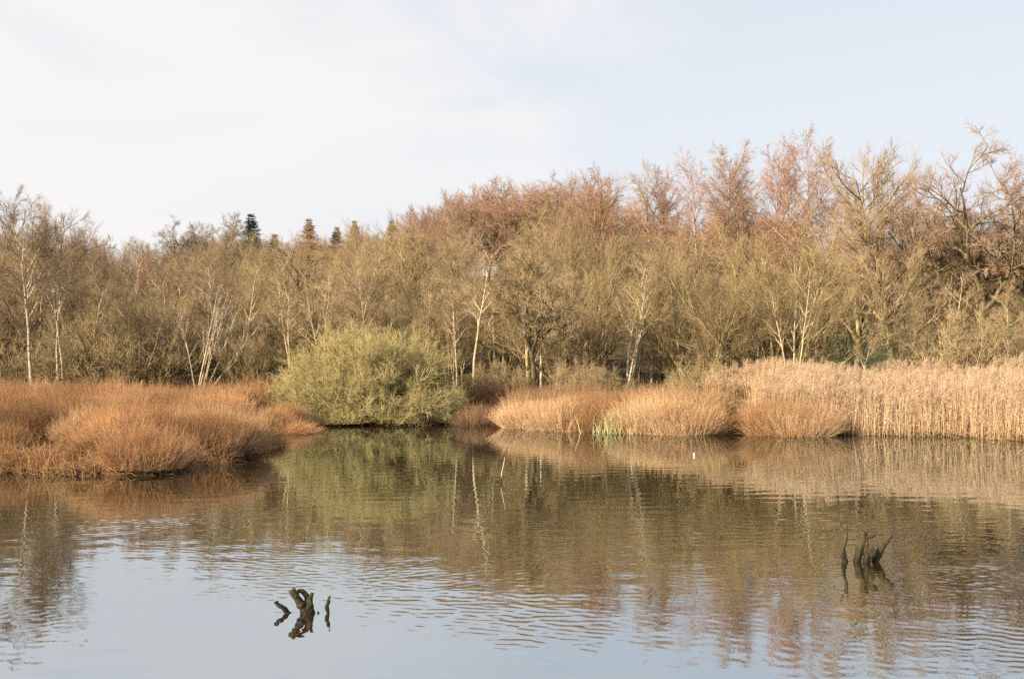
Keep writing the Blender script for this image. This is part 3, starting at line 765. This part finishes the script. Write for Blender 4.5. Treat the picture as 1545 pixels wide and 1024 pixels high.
obj("dead_leaves", mesh_from("dead iris leaves", V, Q, M_stem), io, (0.58, 0.46, 0.27))

# ------------------------------------------------------------------ stumps and sticks standing in the water
def limb(pts, radii, seed, sub=5, wob=0.35):
    """gnarled limb through points: finer polyline with uneven radius"""
    g = np.random.default_rng(seed)
    pts = np.array(pts, float); K = (len(pts) - 1) * sub + 1
    t = np.linspace(0, len(pts) - 1, K)
    P = np.stack([np.interp(t, np.arange(len(pts)), pts[:, i]) for i in range(3)], -1)
    Pm = P.copy(); Pm[1:-1] = (P[:-2] + 2 * P[1:-1] + P[2:]) / 4
    Rd = np.interp(t, np.arange(len(pts)), radii) * (1 + g.uniform(-wob, wob, K) * 0.35)
    return Pm[None], Rd[None]

def stump(name, origin, limbs, label, cat, seed, dark_below=0.0, group=None, voxel=0.004):
    Vs, Qs, off = [], [], 0
    for i, (pts, rad) in enumerate(limbs):
        P, Rd = limb(pts, rad, seed + i)
        V, Q = tubes([(P, Rd)], [12])
        Vs.append(V); Qs.append(Q + off); K = Rd.shape[1]
        cap0 = off + np.arange(12); cap1 = off + (K - 1) * 12 + np.arange(12)
        for cp, rev in ((cap0, 1), (cap1, 0)):       # close the ends
            c_ = V[cp - off].mean(0); ci = off + len(V); V = np.vstack([V, c_]); Vs[-1] = V
            for a_ in range(0, 12, 2):
                q = [ci, cp[a_], cp[(a_ + 1) % 12], cp[(a_ + 2) % 12]]
                Qs.append(np.array([q[::-1] if rev else q]))
        off += len(V)
    V = np.concatenate(Vs); Q = np.concatenate([np.asarray(q).reshape(-1, 4) for q in Qs])
    m_ = mesh_from(name, V, Q, stump_mat)
    o = obj(name, m_); o.location = origin
    rm = o.modifiers.new("remesh", 'REMESH'); rm.mode = 'VOXEL'; rm.voxel_size = voxel; rm.use_smooth_shade = True
    tx = bpy.data.textures.get("gnarl") or bpy.data.textures.new("gnarl", 'CLOUDS'); tx.noise_scale = 0.035; tx.noise_depth = 3
    dm = o.modifiers.new("displace", 'DISPLACE'); dm.texture = tx; dm.strength = 0.017; dm.mid_level = 0.5; dm.texture_coords = 'LOCAL'
    return tag(o, label, cat, group)

# one wood: dark and wet near the waterline, mossy and dry above
stump_mat, n, l, b = new_mat("waterlogged wood")
tc = n.new("ShaderNodeTexCoord"); mp = n.new("ShaderNodeMapping"); mp.inputs["Scale"].default_value = (30, 30, 11)
l.new(tc.outputs["Object"], mp.inputs["Vector"])
nz = n.new("ShaderNodeTexNoise"); nz.inputs["Scale"].default_value = 1; nz.inputs["Detail"].default_value = 6; nz.inputs["Roughness"].default_value = 0.65
l.new(mp.outputs[0], nz.inputs["Vector"])
cr = n.new("ShaderNodeValToRGB")
cr.color_ramp.elements[0].position, cr.color_ramp.elements[0].color = 0.34, (0.04, 0.032, 0.014, 1)
cr.color_ramp.elements[1].position, cr.color_ramp.elements[1].color = 0.72, (0.09, 0.069, 0.027, 1)
l.new(nz.outputs["Fac"], cr.inputs[0])
geo = n.new("ShaderNodeNewGeometry"); sp = n.new("ShaderNodeSeparateXYZ"); l.new(geo.outputs["Position"], sp.inputs[0])
ad = n.new("ShaderNodeMath"); ad.operation = 'MULTIPLY_ADD'; ad.inputs[1].default_value = 0.24; l.new(nz.outputs["Fac"], ad.inputs[0]); l.new(sp.outputs["Z"], ad.inputs[2])
wr_ = n.new("ShaderNodeMapRange"); wr_.inputs["From Min"].default_value, wr_.inputs["From Max"].default_value = 0.16, 0.34
l.new(ad.outputs[0], wr_.inputs["Value"])
cm_ = n.new("ShaderNodeMix"); cm_.data_type = 'RGBA'; cm_.inputs[6].default_value = (0.020, 0.017, 0.010, 1)
l.new(wr_.outputs[0], cm_.inputs[0]); l.new(cr.outputs[0], cm_.inputs[7]); l.new(cm_.outputs[2], b.inputs["Base Color"])
bp = n.new("ShaderNodeBump"); bp.inputs["Distance"].default_value = 0.008; l.new(nz.outputs["Fac"], bp.inputs["Height"]); l.new(bp.outputs[0], b.inputs["Normal"])
b.inputs["Roughness"].default_value = 0.6

def loc(px, py, px0, py0, Yd, dy=0.0):
    """photo point -> local point beside a base point at the same depth"""
    return ((px - px0) / FPX * Yd, dy, (py0 - py) / FPX * Yd)
Yd = FPX * CAM_H / (922 - HOR); o_ = (wx(463, Yd), Yd, 0.0)
q = lambda px, py, dy=0.0: loc(px, py, 463, 922, Yd, dy)
stump("tree_stump", o_, [
    ([q(470, 946), q(466, 926), q(460, 914), q(454, 905, -0.01), q(448, 895, -0.02), q(443, 886, -0.03)], [0.062, 0.052, 0.040, 0.034, 0.031, 0.030]),
    ([q(468, 924), q(466, 908, 0.02), q(464, 898, 0.03), q(459, 891, 0.02), q(451, 889, 0)], [0.048, 0.034, 0.024, 0.020, 0.018]),
    ([q(469, 925), q(470, 910), q(471, 900), q(473, 892)], [0.045, 0.022, 0.016, 0.016]),
], "mossy forked stump with a hole through its fork, standing in the near left water", "stump", 300, group="stumps in the near left water")
q = lambda px, py, dy=0.0: loc(px, py, 437, 917, Yd, dy)
stump("branch_stub", (wx(437, Yd), Yd, 0.0), [([q(445, 926), q(436, 916), q(428, 907, -0.02), q(421, 903, -0.02), q(419, 899, -0.02)], [0.024, 0.022, 0.018, 0.016, 0.018])],
      "short dark bent branch stub poking from the water left of the forked stump", "branch", 320, group="stumps in the near left water")
q = lambda px, py, dy=0.0: loc(px, py, 498, 922, Yd, dy)
stump("branch_stub", (wx(497, Yd), Yd, 0.0), [([q(497, 940), q(498, 922), q(496, 912), q(498, 904), q(500, 897)], [0.016, 0.017, 0.020, 0.014, 0.008])],
      "thin upright dark branch stub in the water right of the forked stump", "branch", 330, group="stumps in the near left water")
q = lambda px, py, dy=0.0: loc(px, py, 482, 925, Yd, dy)
stump("wood_knob", (wx(482, Yd), Yd, 0.0), [([q(482, 930), q(482, 925), q(482, 922.5)], [0.012, 0.012, 0.009])],
      "tiny dark wood knob just breaking the water right beside the forked stump", "branch", 340, group="stumps in the near left water", voxel=0.003)

Yd = FPX * CAM_H / (845 - HOR)
q = lambda px, py, dy=0.0: loc(px, py, 1272, 847, Yd, dy)
stump("branch_stub", (wx(1272, Yd), Yd, 0.0), [
    ([q(1274, 862), q(1273, 847), q(1270, 836), q(1271, 825), q(1274, 814), q(1275, 803), q(1276, 792)], [0.034, 0.032, 0.026, 0.018, 0.020, 0.015, 0.009]),
    ([q(1274, 808), q(1270, 797), q(1265, 790)], [0.014, 0.010, 0.006])],
      "tall thin crooked branch standing in the water, first of the mossy right group", "branch", 350, group="mossy stumps in the right water")
q = lambda px, py, dy=0.0: loc(px, py, 1297, 845, Yd, dy)
stump("tree_stump", (wx(1297, Yd), Yd, 0.0), [
    ([q(1291, 858), q(1291, 842), q(1295, 828), q(1300, 815), q(1300, 803), q(1302, 799)], [0.044, 0.042, 0.040, 0.034, 0.030, 0.016]),
    ([q(1298, 815), q(1306, 809), q(1313, 807), q(1321, 803)], [0.030, 0.026, 0.021, 0.014]),
    ([q(1300, 808), q(1297, 801), q(1296, 797)], [0.026, 0.018, 0.010]),
    ([q(1301, 806), q(1305, 799), q(1306, 796)], [0.024, 0.016, 0.009]),
    ([q(1293, 836), q(1291, 826), q(1292, 821)], [0.032, 0.026, 0.014]),
    ([q(1302, 858, -0.05), q(1301, 845, -0.06), q(1305, 834, -0.06), q(1310, 826, -0.06), q(1311, 819, -0.06)], [0.044, 0.040, 0.040, 0.026, 0.013]),
    ([q(1302, 848, -0.05), q(1303, 832, -0.03), q(1305, 815, -0.01), q(1303, 803, 0)], [0.03, 0.022, 0.02, 0.014]),
    ([q(1306, 836, -0.08), q(1313, 832, -0.08), q(1315, 826, -0.08)], [0.028, 0.022, 0.013])],
      "thick mossy forked stump in the middle of the right-hand group in the water", "stump", 360, group="mossy stumps in the right water")
q = lambda px, py, dy=0.0: loc(px, py, 1318, 843, Yd, dy)
stump("branch_stub", (wx(1318, Yd), Yd, 0.0), [
    ([q(1312, 856), q(1318, 842), q(1325, 828), q(1332, 816), q(1343, 803)], [0.042, 0.040, 0.038, 0.032, 0.025]),
    ([q(1325, 826), q(1326, 817), q(1330, 812)], [0.024, 0.018, 0.012])],
      "slanting sawn-off branch leaning right out of the water beside the thick mossy stump", "branch", 370, group="mossy stumps in the right water")

# lone pale stick in the open water
Yd = FPX * CAM_H / (727 - HOR)
q = lambda px, py, dy=0.0: loc(px, py, 756, 727, Yd, dy)
P, Rd = limb([q(755, 736), q(756, 724), q(757, 714), q(760, 700), q(762, 689)], [0.011, 0.011, 0.013, 0.011, 0.006], 400)
V, Q = tubes([(P, Rd)], [8])
ms, n, l, b = new_mat("bleached stick")
geo = n.new("ShaderNodeNewGeometry"); sp = n.new("ShaderNodeSeparateXYZ"); l.new(geo.outputs["Position"], sp.inputs[0])
crs = n.new("ShaderNodeValToRGB"); crs.color_ramp.elements[0].position, crs.color_ramp.elements[0].color = 0.07, (0.03, 0.022, 0.012, 1)
crs.color_ramp.elements[1].position, crs.color_ramp.elements[1].color = 0.13, (0.38, 0.28, 0.17, 1)
l.new(sp.outputs["Z"], crs.inputs[0]); l.new(crs.outputs[0], b.inputs["Base Color"])
so = obj("stick", mesh_from("stick", V, Q, ms)); so.location = (wx(756, Yd), Yd, 0)
tag(so, "lone thin pale stick standing in the open water before the bank", "stick")

# small white float
Yd = FPX * CAM_H / (687 - HOR)
fl = bpy.data.objects.new("fishing_float", None); C.objects.link(fl); fl.location = (wx(1046.5, Yd), Yd, 0); fl.scale = (0.72, 0.72, 0.62)
tag(fl, "small white float bobbing on the water in front of the dark hollow", "float")
def lathe(prof, S=16):
    pr = np.array(prof, float); a = np.arange(S) * 2 * np.pi / S
    V = np.stack([pr[:, None, 0] * np.cos(a), pr[:, None, 0] * np.sin(a), np.repeat(pr[:, 1:2], S, 1)], -1).reshape(-1, 3)
    i = (np.arange(len(pr) - 1) * S)[:, None] + np.arange(S)[None]; j = (np.arange(len(pr) - 1) * S)[:, None] + ((np.arange(S) + 1) % S)[None]
    return V, np.stack([i, j, j + S, i + S], -1).reshape(-1, 4)
mw, n, l, b = new_mat("white float paint"); b.inputs["Base Color"].default_value = (0.82, 0.8, 0.74, 1); b.inputs["Roughness"].default_value = 0.4
V, Q = lathe([(0.001, -0.06), (0.014, -0.04), (0.02, 0.0), (0.028, 0.035), (0.031, 0.065), (0.026, 0.09), (0.014, 0.102), (0.005, 0.106)])
obj("float_body", mesh_from("float body", V, Q, mw), fl)
mo, n, l, b = new_mat("orange tip"); b.inputs["Base Color"].default_value = (0.62, 0.3, 0.12, 1)
V, Q = lathe([(0.005, 0.105), (0.007, 0.12), (0.006, 0.145), (0.001, 0.15)])
obj("tip", mesh_from("float tip", V, Q, mo), fl)
